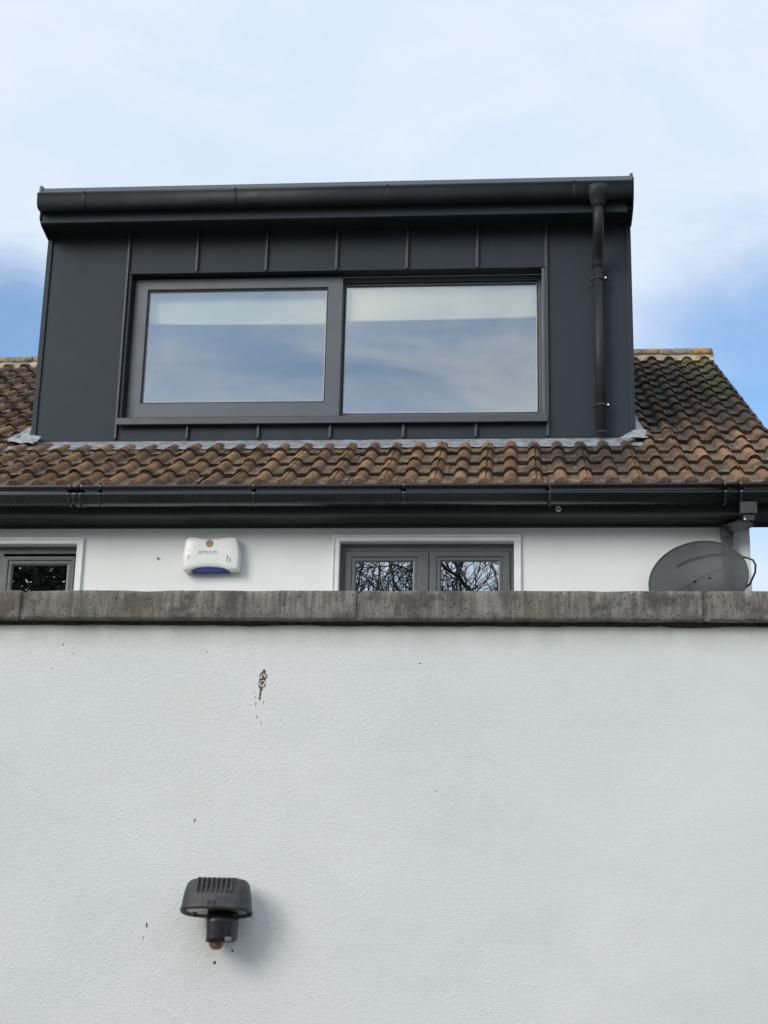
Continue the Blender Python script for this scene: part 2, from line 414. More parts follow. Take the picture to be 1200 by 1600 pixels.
# ------------------------------------------------------------------ garden wall in front
WX0, WX1 = -4.0, 3.4
gw = thing('garden_wall', ((WX0+WX1)/2, 4.45, 0), 'tall white painted render wall filling the foreground, topped with grey concrete slabs', 'wall')
b = MB(); b.box(WX0, WX1, 4.34, 4.60, -.1, 2.532)
b.build('rendered_wall', M['stucco'], gw)
mb = MB()                                   # ragged mortar bed under the slabs
n = 200
rows = []
for k in range(n+1):
    x = WX0+(WX1-WX0)*k/n
    e = noise.noise((x*7, 1, 2))*.007 + noise.noise((x*31, 4, 2))*.004
    rows.append([(x, 4.328+e*.7, 2.5385), (x, 4.3365+e*.4, 2.5285+e*.5), (x, 4.59, 2.525), (x, 4.59, 2.5385)])
mb.rings(rows, sm=False); mb.build('mortar_bed', M['mortar'], gw)
def coping(x0, x1, seed):
    nx, prof = 90, []
    y0, y1, z0, z1 = 4.30, 4.64, 2.5375, 2.6255
    prof = [(y0, z0+.0)] + [(y0, z0+(z1-z0)*t) for t in (.12,.3,.5,.7,.88)] + [(y0, z1), (y0+.06, z1+.003), (4.47, z1+.012), (y1, z1), (y1, z0)]
    rs = []
    for k in range(nx+1):
        t = k/nx; x = x0+(x1-x0)*t; ring = []
        for q, (y, z) in enumerate(prof):
            v = Vector((x*9+seed*3, y*9, z*9))
            d = noise.noise(v)*.0022 + noise.noise(v*4)*.0013
            edge = 0
            if q in (0, 6):                                     # worn, chipped arrises
                c = noise.noise((x*6+seed, q*5, 3)) ; edge = .003+max(0, c-.2)*.014+abs(noise.noise((x*40, q, 9)))*.004
            yy = y + d + (edge if q in (0,6) else 0)
            zz = z + (edge*.5 if q == 0 else (-edge*.22 if q == 6 else d*.3))
            xe = 0
            if k == 0 or k == nx:
                xe = (1 if k == 0 else -1)*(.002+abs(noise.noise((z*60, seed, 3)))*.006)
            ring.append((x+xe, yy, zz))
        rs.append(ring)
    return MB().rings(rs, sm=True)
js = [-3.42, -2.436, -1.449, -.458, .528, 1.512, 2.50, 3.40]
for k, (a, c) in enumerate(zip(js, js[1:])):
    coping(a+.0045, c-.0045, k+1).build('coping_slab', M['concrete'], gw)
j = MB()
for x in js[1:-1]: j.box(x-.009, x+.009, 4.307, 4.62, 2.540, 2.618)
j.build('mortar_joint', M['concrete'], gw)
# dried splash of mud and the little specks of dirt on the render
sp = MB(); rnd = random.Random(3)
def fleck(x, z, rx, rz, m=0, y=4.3395, tilt=0.):
    n = 9; c = []; 
    for q in range(n):
        a = 2*math.pi*q/n; r = .65+.5*rnd.random()
        dx, dz = math.cos(a)*rx*r, math.sin(a)*rz*r
        c.append((x+dx*math.cos(tilt)-dz*math.sin(tilt), y, z+dx*math.sin(tilt)+dz*math.cos(tilt)))
    R0 = sp.add(*c); t = sp.add((x, y-min(rx, rz)*.45-.0006, z))[0]
    for q in range(n): sp.face([R0[q], R0[(q+1)%n], t], m, True)
for k in range(70):
    t = k/69; z = 2.398-.082*t+rnd.uniform(-.004, .004)
    side = rnd.choice((-1, 1)); wdt = .013*math.sin(math.pi*min(1, t*1.15+.08))
    x = -.7305-.010*t+side*wdt*rnd.uniform(.0, 1.0)
    fleck(x, z, rnd.uniform(.0012, .0034), rnd.uniform(.0018, .0055), 0 if rnd.random() < .6 else 1, tilt=-.2)
for dx, z, l in ((-.021, 2.318, .007), (-.018, 2.300, .012), (.004, 2.305, .010), (-.013, 2.262, .011), (.0, 2.245, .009), (-.022, 2.333, .004)):
    fleck(-.733+dx, z, .0011, l*.55, 1)
sp.build('mud_splash', [M['grime'], M['straw']], gw)
sp = MB()
for x, z, rx, rz, tl in ((-.910,1.968,.0022,.006,-.3), (-1.029,1.681,.003,.007,.1), (-1.036,1.647,.002,.003,0), (-.785,1.617,.0035,.0035,0),
                    (-.833,1.585,.0035,.006,-.7), (-1.30,2.445,.0018,.0018,0), (-1.33,2.47,.0025,.0025,0), (-1.36,2.40,.0015,.0015,0),
                    (-.90,2.45,.002,.002,0), (-.28,2.42,.003,.002,0), (-.23,2.06,.0015,.002,.4)):
    fleck(x, z, rx, rz, 0, tilt=tl)
sp.build('dirt_speck', [M['grime']], gw)

# ------------------------------------------------------------------ security floodlight on the wall
fl = thing('security_floodlight', (-.807, 4.34, 1.70), 'black plastic floodlight with cooling fins and brown motion sensor on white wall', 'floodlight')
cx = -.807
def ring(z, hw, yf, yb, tilt=0., n=36, e=2.6):
    r = []; yc, hd = (yf+yb)/2, (yb-yf)/2
    for k in range(n):
        a = 2*math.pi*k/n; c, s_ = math.cos(a), math.sin(a)
        x = cx+hw*math.copysign(abs(c)**(2/e), c); y = yc+hd*math.copysign(abs(s_)**(2/e), s_)
        r.append((x, y, z-(y-yc)*tilt))
    return r
h = MB()
h.rings([ring(1.7215,.086,4.196,4.312,.16), ring(1.7185,.089,4.193,4.315,.16), ring(1.7125,.0965,4.185,4.322,.16), ring(1.7185,.0985,4.183,4.324,.16), ring(1.726,.0955,4.186,4.322,.15), ring(1.750,.0930,4.193,4.320,.08),
         ring(1.772,.0895,4.203,4.318,.03), ring(1.787,.0860,4.213,4.316), ring(1.797,.0810,4.222,4.313), ring(1.8035,.0715,4.231,4.309), ring(1.806,.060,4.240,4.302)])
head = h.build('lamp_head', M['lamp'], fl)
f = MB()
for k in range(8):
    x = cx-.046+k*.0133
    f.prism([(4.212,1.768),(4.197,1.770),(4.207,1.795),(4.217,1.807),(4.30,1.809),(4.30,1.80),(4.235,1.80)], x-.0017, x+.0017)
f.build('cooling_fin', M['lamp'], head)
f = MB()
for k in range(7):
    x = cx-.046+.0067+k*.0133
    f.prism([(4.209,1.769),(4.2035,1.770),(4.216,1.793),(4.232,1.8035),(4.236,1.800),(4.222,1.790)], x-.0045, x+.0045)
f.build('cooling_slot', M['lamp_black'], head)
f = MB(); f.rings([ring(1.7185,.083,4.199,4.309,.16), ring(1.7178,.080,4.202,4.306,.16)]); f.build('lens', M['lens'], head)
f = MB()
f.box(cx-.018,cx+.012,4.186,4.20,1.736,1.739); f.box(cx-.014,cx-.008,4.184,4.20,1.731,1.747); f.box(cx-.001,cx+.006,4.184,4.20,1.731,1.747); f.box(cx-.022,cx-.016,4.186,4.2,1.730,1.736)
f.build('clip', M['lamp'], head, .0012)
f = MB()
def bring(z, hw, yf, yb, e=3.2, xc=-.7925, n=32):
    r_ = []; yc, hd = (yf+yb)/2, (yb-yf)/2
    for k in range(n):
        a = 2*math.pi*k/n; c, s_ = math.cos(a), math.sin(a)
        r_.append((xc+hw*math.copysign(abs(c)**(2/e), c), yc+hd*math.copysign(abs(s_)**(2/e), s_), z))
    return r_
f.rings([bring(1.714,.0405,4.222,4.322), bring(1.69,.0415,4.220,4.322), bring(1.665,.0395,4.221,4.322), bring(1.650,.0395,4.220,4.322), bring(1.6435,.0385,4.220,4.322,xc=-.7945), bring(1.6375,.034,4.224,4.318,xc=-.799), bring(1.637,.022,4.235,4.31,xc=-.802)])
sb = f.build('sensor_body', M['lamp_black'], fl)
f = MB(); f.box(-.774,-.756,4.214,4.228,1.640,1.6525); f.build('sensor_tab', plain('dull_tab', (.15,.14,.125), .6), sb, .003)
f = MB(); f.rings([[(-.803+math.cos(a)*r, 4.25+math.sin(a)*r, z) for a in [2*math.pi*k/24 for k in range(24)]] for r, z in ((.0205,1.642),(.0205,1.634),(.0185,1.627),(.013,1.6205),(.006,1.618))])
f.build('motion_sensor', M['sensor'], sb)
f = MB(); f.tube([(-.795,4.315,1.69),(-.795,4.342,1.69)], .025, 24); f.box(-.825,-.765,4.324,4.335,1.66,1.735); f.build('mounting_plate', M['lamp_black'], fl, .004)
f = MB(); f.tube([(-.858,4.21,1.714),(-.858,4.21,1.703)], .006, 10); f.build('adjusting_screw', M['lamp_black'], head)

fl.location.x -= .011

# ------------------------------------------------------------------ house
PITCH = R(31); TP = math.tan(PITCH); CP, SP = math.cos(PITCH), math.sin(PITCH)
YE, ZE = 8.75, 4.357
def roofz(y): return ZE+(y-YE)*TP
YR = 12.62; ZR = roofz(YR)
HX0, HX1 = -8.0, 1.372; VX = 1.69
house = thing('house', (-3.3, 10.8, 0), 'white house with brown tiled roof and a wide dark metal dormer, behind the wall', 'house')
YW = 8.94
# openings of the two small windows
LW = (-3.755, -2.700, 2.98, 4.020); RW = (-1.075, -.023, 2.98, 4.034)
b = MB()
b.wall([HX0, LW[0], LW[1], RW[0], RW[1], HX1], [-.1, 2.98, 4.020, 4.034, 4.30], [LW, RW], YW, YW+.28)
yb = 2*YR-YW
b.prism([(YW+.001,-.1),(YW+.001,4.29),(YW+.1,roofz(YW+.1)-.10),(YR,ZR-.10),(yb-.1,roofz(YW+.1)-.10),(yb,4.29),(yb,-.1)], HX1-.25, HX1-.001)
b.prism([(YW+.28,-.1),(YW+.28,roofz(YW+.28)-.1),(YR,ZR-.10),(yb,roofz(YW)-.1),(yb,-.1)], HX0, HX0+.25)
b.box(HX0, HX1, yb-.25, yb+.001, -.1, 4.25)
b.build('wall', M['housewall'], house)

# roof tiles: double-roll profile, each tile its own geometry inside one roof mesh
TW, GA, TH = .2985, .297, .021
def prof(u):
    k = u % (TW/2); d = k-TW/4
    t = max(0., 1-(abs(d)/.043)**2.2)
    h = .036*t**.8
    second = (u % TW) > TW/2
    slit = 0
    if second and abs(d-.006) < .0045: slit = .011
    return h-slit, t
us = []
for half in (0, 1):
    o = half*TW/2; c = TW/4
    offs = [-TW/4, -.056, -.046, -.043, -.039, -.033, -.025, -.015, -.005, .0012, .0018, .006, .0102, .0108, .018, .026, .033, .039, .043, .046, .056]
    us += [o+c+v for v in offs]
us.append(TW-.002)
US = us
def roof_pt(x, s, n): return (x, YE+s*CP-n*SP, ZE+s*SP+n*CP)
# one roll of a tile falls at x = -0.19 on the eaves
X_PH = -.192-TW*.75
first = math.floor((HX0-.3-X_PH)/TW)
rt = MB(); rt.attr = []
rnd = random.Random(11)
starts = [-.150] + [.137+GA*k for k in range(15)]
DX0, DX1, DY = -3.336, .779, 9.774
def tile(x0, s0, s1, last, cut0=None):
    j = [rnd.uniform(-.003,.003), rnd.uniform(-.005,.005), rnd.uniform(-.0025,.0025), rnd.uniform(-.006,.006)]
    shade, sh2 = rnd.random(), rnd.random()
    if rnd.random() < .06: shade *= .3; sh2 = 0
    L = s1-s0; ss = [0, .05, .5, 1.]; top = []
    for q, t in enumerate(ss):
        row = []
        for u in US:
            x = x0+u
            if last and x > VX: x = VX
            if cut0 is not None and x < cut0: x = cut0
            h, tt = prof(u)
            wear = noise.noise((x*25, (s0+L*t)*18, 1.5))*.0018
            n = h-.008+.029*(1-t)+j[0]+(u/TW-.5)*j[3]+wear-(.0025 if q == 0 else 0)
            s_ = s0+L*t+j[1]+(u/TW-.5)*j[2]+ (noise.noise((x*40, s0*9, 7))*.003 if q == 0 else 0)
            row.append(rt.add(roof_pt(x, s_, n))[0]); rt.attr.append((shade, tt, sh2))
        top.append(row)
    for A, B_ in zip(top, top[1:]):
        for k in range(len(US)-1): rt.face([A[k], A[k+1], B_[k+1], B_[k]], 0, True)
    low = []
    for k, u in enumerate(US):
        p = rt.v[top[0][k]]; q = Vector(p)+Vector((0, SP, -CP))*(TH if s0 > -.1 else .052)+Vector((0, CP, SP))*.001
        low.append(rt.add(q)[0]); rt.attr.append((shade, rt.attr[top[0][k]][1]*.4, sh2))
    dup = []
    for k in range(len(US)): dup.append(rt.add(rt.v[top[0][k]])[0]); rt.attr.append(rt.attr[top[0][k]])
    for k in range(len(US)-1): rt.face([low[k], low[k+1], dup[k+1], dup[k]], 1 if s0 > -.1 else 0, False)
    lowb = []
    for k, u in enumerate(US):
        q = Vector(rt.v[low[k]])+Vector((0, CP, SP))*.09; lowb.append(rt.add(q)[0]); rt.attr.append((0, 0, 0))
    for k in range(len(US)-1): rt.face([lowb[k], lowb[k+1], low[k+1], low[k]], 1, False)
    if last:
        edge = [r[-1] for r in top]; e2 = []
        for v in edge:
            e2.append(rt.add(Vector(rt.v[v])+Vector((0, SP, -CP))*.020)[0]); rt.attr.append((shade, 0, sh2))
        for k in range(len(edge)-1): rt.face([edge[k], edge[k+1], e2[k+1], e2[k]], 0, False)
for r, s0 in enumerate(starts):
    s1 = (starts[r+1] if r+1 < len(starts) else s0+GA)+.055
    ytop = YE+s1*CP
    k = first
    while True:
        x0 = X_PH+k*TW; k += 1
        if x0 > VX-.03: break
        mid = x0+TW/2; ym = YE+(s0+.15)*CP
        cut = None
        if abs(s0-1.028) < .01 and x0 > DX0-.15 and x0+TW < DX1: continue
        if ym > DY+.12:
            if x0 > DX0+.02 and x0+TW < DX1-.02: continue
            if DX0 < mid < DX1 and x0+TW > DX1 > x0: cut = DX1-.06
        if YE+s0*CP > YR-.03: continue
        if abs(s0-.731) < .01 and x0 > DX0-.02 and x0+TW < DX1+.02: tile(x0, s0, .992, False); continue
        tile(x0, s0, min(s1, (YR-YE)/CP+.02), x0+TW > VX-.001, cut)
roof = rt.build('roof', [M['tiles'], plain('shaded_dirty_tile_edge', (.045, .031, .021), .9, 0, .6, 14, .5, 90, .2)], house)  # butt edges coloured dark for their dirt and the shade between courses
# boarding below the tiles (open where the dormer stands) and the back slope
def slope_slab(mb, x0, x1, s0, s1, n0, n1, back=False):
    P8 = []
    for n in (n0, n1):
        for x, s in ((x0,s0),(x1,s0),(x1,s1),(x0,s1)):
            p = roof_pt(x, s, n)
            if back: p = (p[0], 2*YR-p[1], p[2])
            P8.append(p)
    i = mb.add(*P8)
    for q in ((0,3,2,1),(4,5,6,7),(0,1,5,4),(1,2,6,5),(2,3,7,6),(3,0,4,7)): mb.face([i[a] for a in q])
SR = (YR-YE)/CP
d = MB(); sD = (DY+.06-YE)/CP
slope_slab(d, HX0-.3, VX-.03, -.03, sD, -.09, -.035)
slope_slab(d, HX0-.3, DX0+.05, sD+.001, SR-.03, -.09, -.036)
slope_slab(d, DX1-.05, VX-.03, sD+.001, SR-.03, -.09, -.036)
d.build('roof_boarding', M['fascia'], roof)
d = MB(); slope_slab(d, HX0-.3, VX, -.06, SR, -.09, .012, True); d.build('back_slope', M['tiles'], roof)
v = MB()
for q in range(40):
    a = q/40*(SR-.02)-.03; c = (q+1)/40*(SR-.02)-.03
    slope_slab(v, VX-.055+noise.noise((q*.7,1,1))*.004, VX-.012+noise.noise((q*.9,5,1))*.006, a, c+.0, -.034, .004+noise.noise((q*1.3,2,1))*.004)
v.build('verge_mortar', M['mortar'], roof)
v = MB(); slope_slab(v, VX-.16, VX-.12, -.08, SR, -.24, -.092); v.build('bargeboard', M['fascia'], house)

# ridge: mortar bedding and half-round ridge tiles
bd = MB(); rs = []
for k in range(241):
    x = HX0-.3+(VX-.004-HX0+.3)*k/240
    e = noise.noise((x*8, 3, 1))*.008+noise.noise((x*30, 3, 1))*.004
    rs.append([(x, YR-.135+e*.5, ZR-.075+e), (x, YR-.118+e*.6, ZR-.002+e*.5), (x, YR, ZR+.03), (x, YR+.118, ZR-.002), (x, YR+.135, ZR-.08)])
bd.rings(rs, sm=False); bd.build('ridge_bedding', M['bedding'], roof)
def ridge_tile():
    m_ = MB(); r = []
    for k in range(9):
        x = -.226+.452*k/8; ring_ = []
        for q in range(13):
            a = math.pi*q/12
            rad = .128+noise.noise((x*9, q*.6, 2))*.003
            ring_.append((x, -math.cos(a)*rad, math.sin(a)*rad*.66-.004))
        for q in range(12, -1, -1):
            a = math.pi*q/12; ring_.append((x, -math.cos(a)*.110, math.sin(a)*.110*.66-.012))
        r.append(ring_)
    return m_.rings(r, sm=True)
rx = VX-.012-.226; k = 0; rproto = None
while rx > HX0-.3:
    if rproto is None:
        o = ridge_tile().build('ridge_tile', M['ridge'], roof, loc=Vector((rx, YR, ZR))); rproto = o
    else:
        o = rproto.copy(); C.objects.link(o); o.parent = roof; o.matrix_parent_inverse = rproto.matrix_parent_inverse.copy()
    o.location = (rx, YR+rnd.uniform(-.004,.004), ZR+rnd.uniform(-.004,.004)); o.rotation_euler = (rnd.uniform(-.02,.02), rnd.uniform(-.006,.006), rnd.uniform(-.01,.01))
    rx -= .462
# a flake of pale mortar lying on the tiles
v = MB()
for x0, s0, a_, l in ((-1.263,.50,.5,.035),(-1.236,.49,-.1,.045)):
    p0 = Vector(roof_pt(x0-l/2*math.cos(a_), s0-l/2*math.sin(a_), .022)); p1 = Vector(roof_pt(x0+l/2*math.cos(a_), s0+l/2*math.sin(a_), .026))
    v.tube([p0, (p0+p1)/2+Vector((0,0,.004)), p1], [.004,.008,.005], 6)
tag(v.build('mortar_flake', M['pale_grey']), 'small white broken flake lying on the brown roof tiles below the dormer window', 'debris')

# fascia, soffit, gutter at the eaves
b = MB(); b.box(HX0-.3, VX-.01, 8.735, 8.760, 4.136, 4.285); b.box(HX0-.3, VX-.01, 8.728, 8.735, 4.136, 4.150)
fas = b.build('fascia', M['fascia'], house, .002)
b = MB(); b.box(.505, .530, 8.730, 8.7345, 4.152, 4.280); b.build('joint_cover', M['fascia'], fas)
b = MB(); b.box(HX0-.3, VX-.01, 8.762, YW-.001, 4.138, 4.150)
for y in (8.79, 8.83, 8.87): b.box(HX0-.3, VX-.01, y-.002, y+.002, 4.135, 4.1378)
b.box(HX0-.3, VX-.02, YW-.018, YW-.0015, 4.118, 4.1375)
b.build('soffit', M['fascia'], house)
gp = [(y_-.012, z_+.001) for y_, z_ in [(8.630,4.290),(8.620,4.296),(8.611,4.292),(8.609,4.284),(8.613,4.277),(8.622,4.272),(8.627,4.252),(8.624,4.246),(8.605,4.239),(8.602,4.234),(8.606,4.228),(8.624,4.219),(8.632,4.200),(8.648,4.186),(8.67,4.180),(8.705,4.184),(8.722,4.205),(8.725,4.29)]]
b = MB(); b.strip(gp, HX0-.35, VX+.06, -.003); gut = b.build('gutter', M['pvc'], house)
def off(prof_, d_):
    out = []
    for k in range(len(prof_)):
        a = prof_[max(0,k-1)]; c = prof_[min(len(prof_)-1,k+1)]
        t = Vector((c[0]-a[0], c[1]-a[1])).normalized(); out.append((prof_[k][0]+t[1]*d_, prof_[k][1]-t[0]*d_))
    return out
def bracket(x, wd, th=.003):
    m_ = MB(); m_.strip([(8.626,4.299)]+[(gp[1][0]-.003,gp[1][1]+.004),(gp[2][0]-.005,gp[2][1])]+off(gp[4:-1], .0045)+[(8.732,4.21)], x-wd/2, x+wd/2, -th)
    return m_
for x, wd in ((-2.676,.020),(-2.60,.028),(-2.487,.018),(-1.556,.020),(-.664,.020),(1.196,.016),(1.287,.020)):
    bracket(x, wd).build('gutter_bracket', M['pvc'], gut)
b = bracket(.187, .014); b.tube([(.187,8.604,4.30),(.19,8.600,4.26),(.188,8.597,4.23),(.183,8.602,4.195),(.186,8.62,4.175)], .004, 6)
o = b.build('gutter_bracket', M['steel'], gut); o['label'] = 'dull grey metal gutter bracket'
b = MB(); b.strip(off(gp[:-1], .004), -2.66, -2.615, -.003); b.build('gutter_union', M['pvc'], gut)
# overflow pipe end in the fascia
b = MB(); a0 = [2*math.pi*k/20 for k in range(20)]
b.rings([[(.239+math.cos(a)*r, y, 4.173+math.sin(a)*r) for a in a0] for r, y in ((.0085,8.735),(.0085,8.712),(.0155,8.712),(.0155,8.735))], cap=False)
b.build('overflow_pipe', M['white'], house)

# square downpipe with swan neck
dp = MB()
def sq(pts, hw):
    return dp.tube(pts, hw*math.sqrt(2), 4, square=True)
sq([(1.327,8.665,4.185),(1.327,8.667,4.115)], .046)
sq([(1.327,8.667,4.1145),(1.327,8.668,4.075)], .031)
sq([(1.327,8.668,4.082),(1.318,8.676,4.066),(1.245,8.885,4.105),(1.232,8.893,4.094)], .0305)
sq([(1.232,8.893,4.105),(1.232,8.893,4.035)], .0335)
sq([(1.232,8.8935,4.036),(1.232,8.893,.1)], .0305)
dwn = dp.build('downpipe', M['pvc'], house, .003)
dwn.data.materials.clear(); dwn.data.materials.append(plain('weathered_black_pipe', (.040,.039,.043), .4, 0, .3, 9))
b = MB(); b.tube([(1.300,8.64,4.083),(1.302,8.632,4.083)], .006, 8); b.build('pipe_screw', M['screw'], dwn)

# lower windows
def small_window(wx, tr, sash, panes, name='window'):
    x0, x1, z0, z1 = wx
    t = MB(); t.frame(x0-.040, x1+.040, z0-.05, z1+.036, x0, x1, z0, z1, YW-.014, YW-.001)
    t.frame(x0-.043, x1+.043, z0-.053, z1+.040, x0-.030, x1+.030, z0-.040, z1+.027, YW-.022, YW-.0145)
    fr = MB(); zi = z0+.04
    fr.wall([x0+.0005, x0+.030, sash[1]-.020, sash[1]+.020, x1-.025, x1-.0005], [z0+.0005, zi, z1-.046, z1-.0005],
            [(x0+.030, sash[1]-.020, zi, z1-.046), (sash[1]+.020, x1-.025, zi, z1-.046)], YW+.060, YW+.12)
    wo = fr.build(name, M['olive'], house, .004)
    t.build('surround', M['trim'], wo, .005, 3)
    for (a, c), (pa, pc, pz) in zip(((sash[0], sash[1]-.002), (sash[1]+.002, sash[2])), panes):
        s_ = MB(); s_.frame(a, c, zi-.010, sash[3], pa-.028, pc+.028, zi+.055, pz+.028, YW+.045, YW+.0595)
        s_.frame(pa-.029, pc+.029, zi+.054, pz+.029, pa-.004, pc+.004, zi+.080, pz+.004, YW+.052, YW+.075)
        so_ = s_.build('sash', M['olive'], wo, .005, 3)
        bd_ = MB(); bd_.frame(pa-.0045, pc+.0045, zi+.0795, pz+.0045, pa, pc, zi+.084, pz, YW+.060, YW+.071); 
        bo = bd_.build('glazing_bead', M['olive'], wo)
        bb = MB(); bb.box(pc+.0001, pc+.0075, YW+.0505, YW+.0595, zi+.084, pz-.001); bb.build('glazing_gasket', M['bead'], wo)
        g_ = MB(); g_.box(pa-.003, pc+.003, YW+.064, YW+.068, zi+.081, pz+.003); g_.build('pane', M['glass'], wo)
    return wo
w1 = small_window(LW, None, (-3.728, -3.200, -2.722, 3.957), ((-3.655,-3.27,3.890), (-3.115,-2.768,3.902)))
w1['label'] = 'grey window at the left edge of the house, dark panes'
w2 = small_window(RW, None, (-1.047, -.534, -.047, 3.987), ((-.977,-.631,3.922), (-.460,-.117,3.924)))
w2['label'] = 'grey two pane window below the dormer, reflecting bare branches'
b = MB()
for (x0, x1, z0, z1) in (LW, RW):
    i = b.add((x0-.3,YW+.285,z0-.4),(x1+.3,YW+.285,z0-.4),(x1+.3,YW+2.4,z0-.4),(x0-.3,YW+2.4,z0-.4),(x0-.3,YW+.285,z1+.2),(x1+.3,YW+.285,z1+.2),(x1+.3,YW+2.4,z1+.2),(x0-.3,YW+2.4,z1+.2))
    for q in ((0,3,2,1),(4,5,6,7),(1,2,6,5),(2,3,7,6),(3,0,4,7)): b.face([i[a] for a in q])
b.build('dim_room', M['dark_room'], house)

# ------------------------------------------------------------------ dormer
FZ = 6.60
WO = (-2.728, .193, 5.125, 6.228)            # window opening in the cladding
d = MB()
d.wall([DX0, WO[0], WO[1], DX1], [4.982, WO[2], WO[3], FZ], [WO], DY, DY+.03)
for x0, x1 in ((DX0, DX0+.03), (DX1-.03, DX1)):      # cheeks
    d.prism([(DY+.0305,roofz(DY+.03)-.02),(DY+.0305,FZ),(YR+.05,FZ),(YR-.1,ZR-.14)], x0, x1)
d.frame(WO[0]-.02, WO[1]+.02, WO[2]-.02, WO[3]+.02, WO[0], WO[1], WO[2], WO[3], DY+.0305, DY+.12)   # lined reveal
dorm = d.build('dormer', M['zinc'], house, .003)
b = MB(); b.box(DX0+.035, DX1-.035, DY+.032, DY+.06, 4.86, 5.10); b.build('shadow_gap_board', M['gasket'], dorm)  # black backing stands in for the shadow gap below the cladding
# raised seams between the sheets
top_x = [-2.745,-2.250,-1.755,-1.257,-.762,-.272,.2035]
sm = []
for x in top_x: sm.append((x, 6.228 if x not in (-2.745,.2035) else 4.986, 6.545))
for x in (-2.247,-1.756,-1.263,-.765,-.276): sm.append((x, 4.986, 5.086))
for x, z0, z1 in sm:
    q = MB(); q.box(x-.0075, x+.0075, DY-.024, DY-.0005, z0, z1); q.box(x-.014, x-.0076, DY-.004, DY-.0005, z0, z1)
    q.build('standing_seam', M['seam'], dorm, .003)
for x0, x1 in ((DX0-.006, DX0+.030), (DX1-.030, DX1+.006)):
    q = MB(); q.box(x0, x1, DY-.014, DY-.0005, 4.968, 6.56); q.build('corner_trim', M['zinc'], dorm, .004)
q = MB(); q.box(WO[0]-.008, WO[1]+.004, DY-.012, DY-.0006, WO[3]-.006, WO[3]+.010); q.build('head_trim', M['zinc'], dorm, .002)
q = MB(); q.box(DX0, DX1, DY-.010, DY+.02, 4.974, 4.9815); q.build('drip_edge', M['zinc_dark'], dorm)
# eaves of the dormer: soffit, fascia, flat roof, roof edge
q = MB(); q.box(DX0-.01, DX1+.012, 9.576, DY+.035, 6.556, 6.572); q.build('dormer_soffit', M['zinc_dark'], dorm)
q = MB(); q.box(DX0+.0, DX1-.03, 9.562, 9.575, 6.529, 6.735); q.box(DX0+.0, DX1-.03, 9.5755, 9.60, 6.529, 6.542); q.build('dormer_fascia', M['zinc'], dorm, .003)
q = MB(); fr_pts = lambda y_a, y_b: [(y_a,6.60),(y_b,6.60),(y_b,6.738+(y_b-9.576)*.02),(y_a,6.738+(y_a-9.576)*.02)]
q.prism(fr_pts(9.5755,9.99), DX0+.002, DX1-.004); q.prism(fr_pts(11.15,YR+.3), DX0+.002, DX1-.004)
q.prism(fr_pts(9.9905,11.1495), DX0+.002, -2.95); q.prism(fr_pts(9.9905,11.1495), .45, DX1-.004); q.build('flat_roof', M['zinc'], dorm)  # opening left in the roof, added to light the blinds and room
q = MB(); q.prism([(9.500,6.738),(9.518,6.777),(9.535,6.782),(9.70,6.788),(9.70,6.738)], DX0-.010, DX1+.006)
for x0, x1 in ((DX0-.013, DX0+.006), (DX1-.010, DX1+.010)):
    q.prism([(9.494,6.730),(9.502,6.790),(9.54,6.80),(YR+.2,6.845),(YR+.2,6.742)], x0, x1)
q.build('roof_edge', M['alu'], dorm, .003)  # paler than the sheet metal: its sky reflection is put into the colour
q = MB(); q.prism([(9.455,6.735),(9.52,6.739),(9.774,6.739),(9.774,6.52),(9.70,6.525),(9.60,6.54),(9.54,6.56),(9.49,6.60)], DX1+.0015, DX1+.0125)
q.build('verge_board', M['zinc'], dorm, .002)
q = MB(); q.prism([(9.55,6.735),(9.774,6.738),(9.774,6.50),(9.60,6.528),(9.55,6.56)], DX0-.012, DX0-.0005)
q.build('verge_board', M['zinc'], dorm, .002)
# dormer gutter
cy, cz, gr = 9.505, 6.690, .054
dg = [(cy-gr+.006,cz+.012),(cy-gr-.003,cz+.017),(cy-gr-.007,cz+.010),(cy-gr-.002,cz+.003)]
dg += [(cy-gr*math.copysign(abs(math.cos(a))**.55, math.cos(a)), cz-gr*1.62*math.sin(a)**.9) for a in [math.pi*k/20 for k in range(1, 20)]] + [(cy+gr, cz+.012)]
q = MB(); q.strip(dg, DX0-.004, DX1-.004, -.0025); dgut = q.build('dormer_gutter', M['zinc_dark'], house)
for x in (DX0-.0075, DX1-.0035):
    q = MB(); q.prism([(y, z) for y, z in dg[1:]], x, x+.003); q.build('stop_end', M['zinc_dark'], dgut)
for x in (-3.007,-1.94,-.884,.388):
    q = MB(); q.strip([(cy-gr-.010,cz+.020)]+off(dg[2:14], .0028), x-.010, x+.010, -.0012); q.build('gutter_bracket', M['zinc_dark'], dgut, .001)
# dormer downpipe: outlet, swan neck, straight pipe, two clips
px = .550
q = MB(); n = 24
def oring(cx_, cy_, z, rx_, ry_): return [(cx_+rx_*math.cos(2*math.pi*k/n), cy_+ry_*math.sin(2*math.pi*k/n), z) for k in range(n)]
q.rings([oring(px,9.490,6.676,.078,.072), oring(px,9.490,6.655,.079,.073), oring(px,9.490,6.632,.078,.072), oring(px,9.494,6.600,.064,.060), oring(px,9.498,6.568,.050,.049), oring(px,9.50,6.556,.045,.045), oring(px,9.50,6.535,.0425,.0425)])
hop = q
pp = [(px,9.50,6.545),(px,9.50,6.46),(px,9.503,6.425),(px,9.513,6.395),(px,9.535,6.365),(px,9.60,6.315),(px,9.655,6.272),(px,9.683,6.245),(px,9.697,6.215),(px,9.70,6.18)]
pipe = MB(); pipe.tube(pp, [.037]*2+[.0365]*8, 20); pipe.tube([(px+.001,9.70,6.20),(px+.003,9.70,4.975)], .0335, 20)
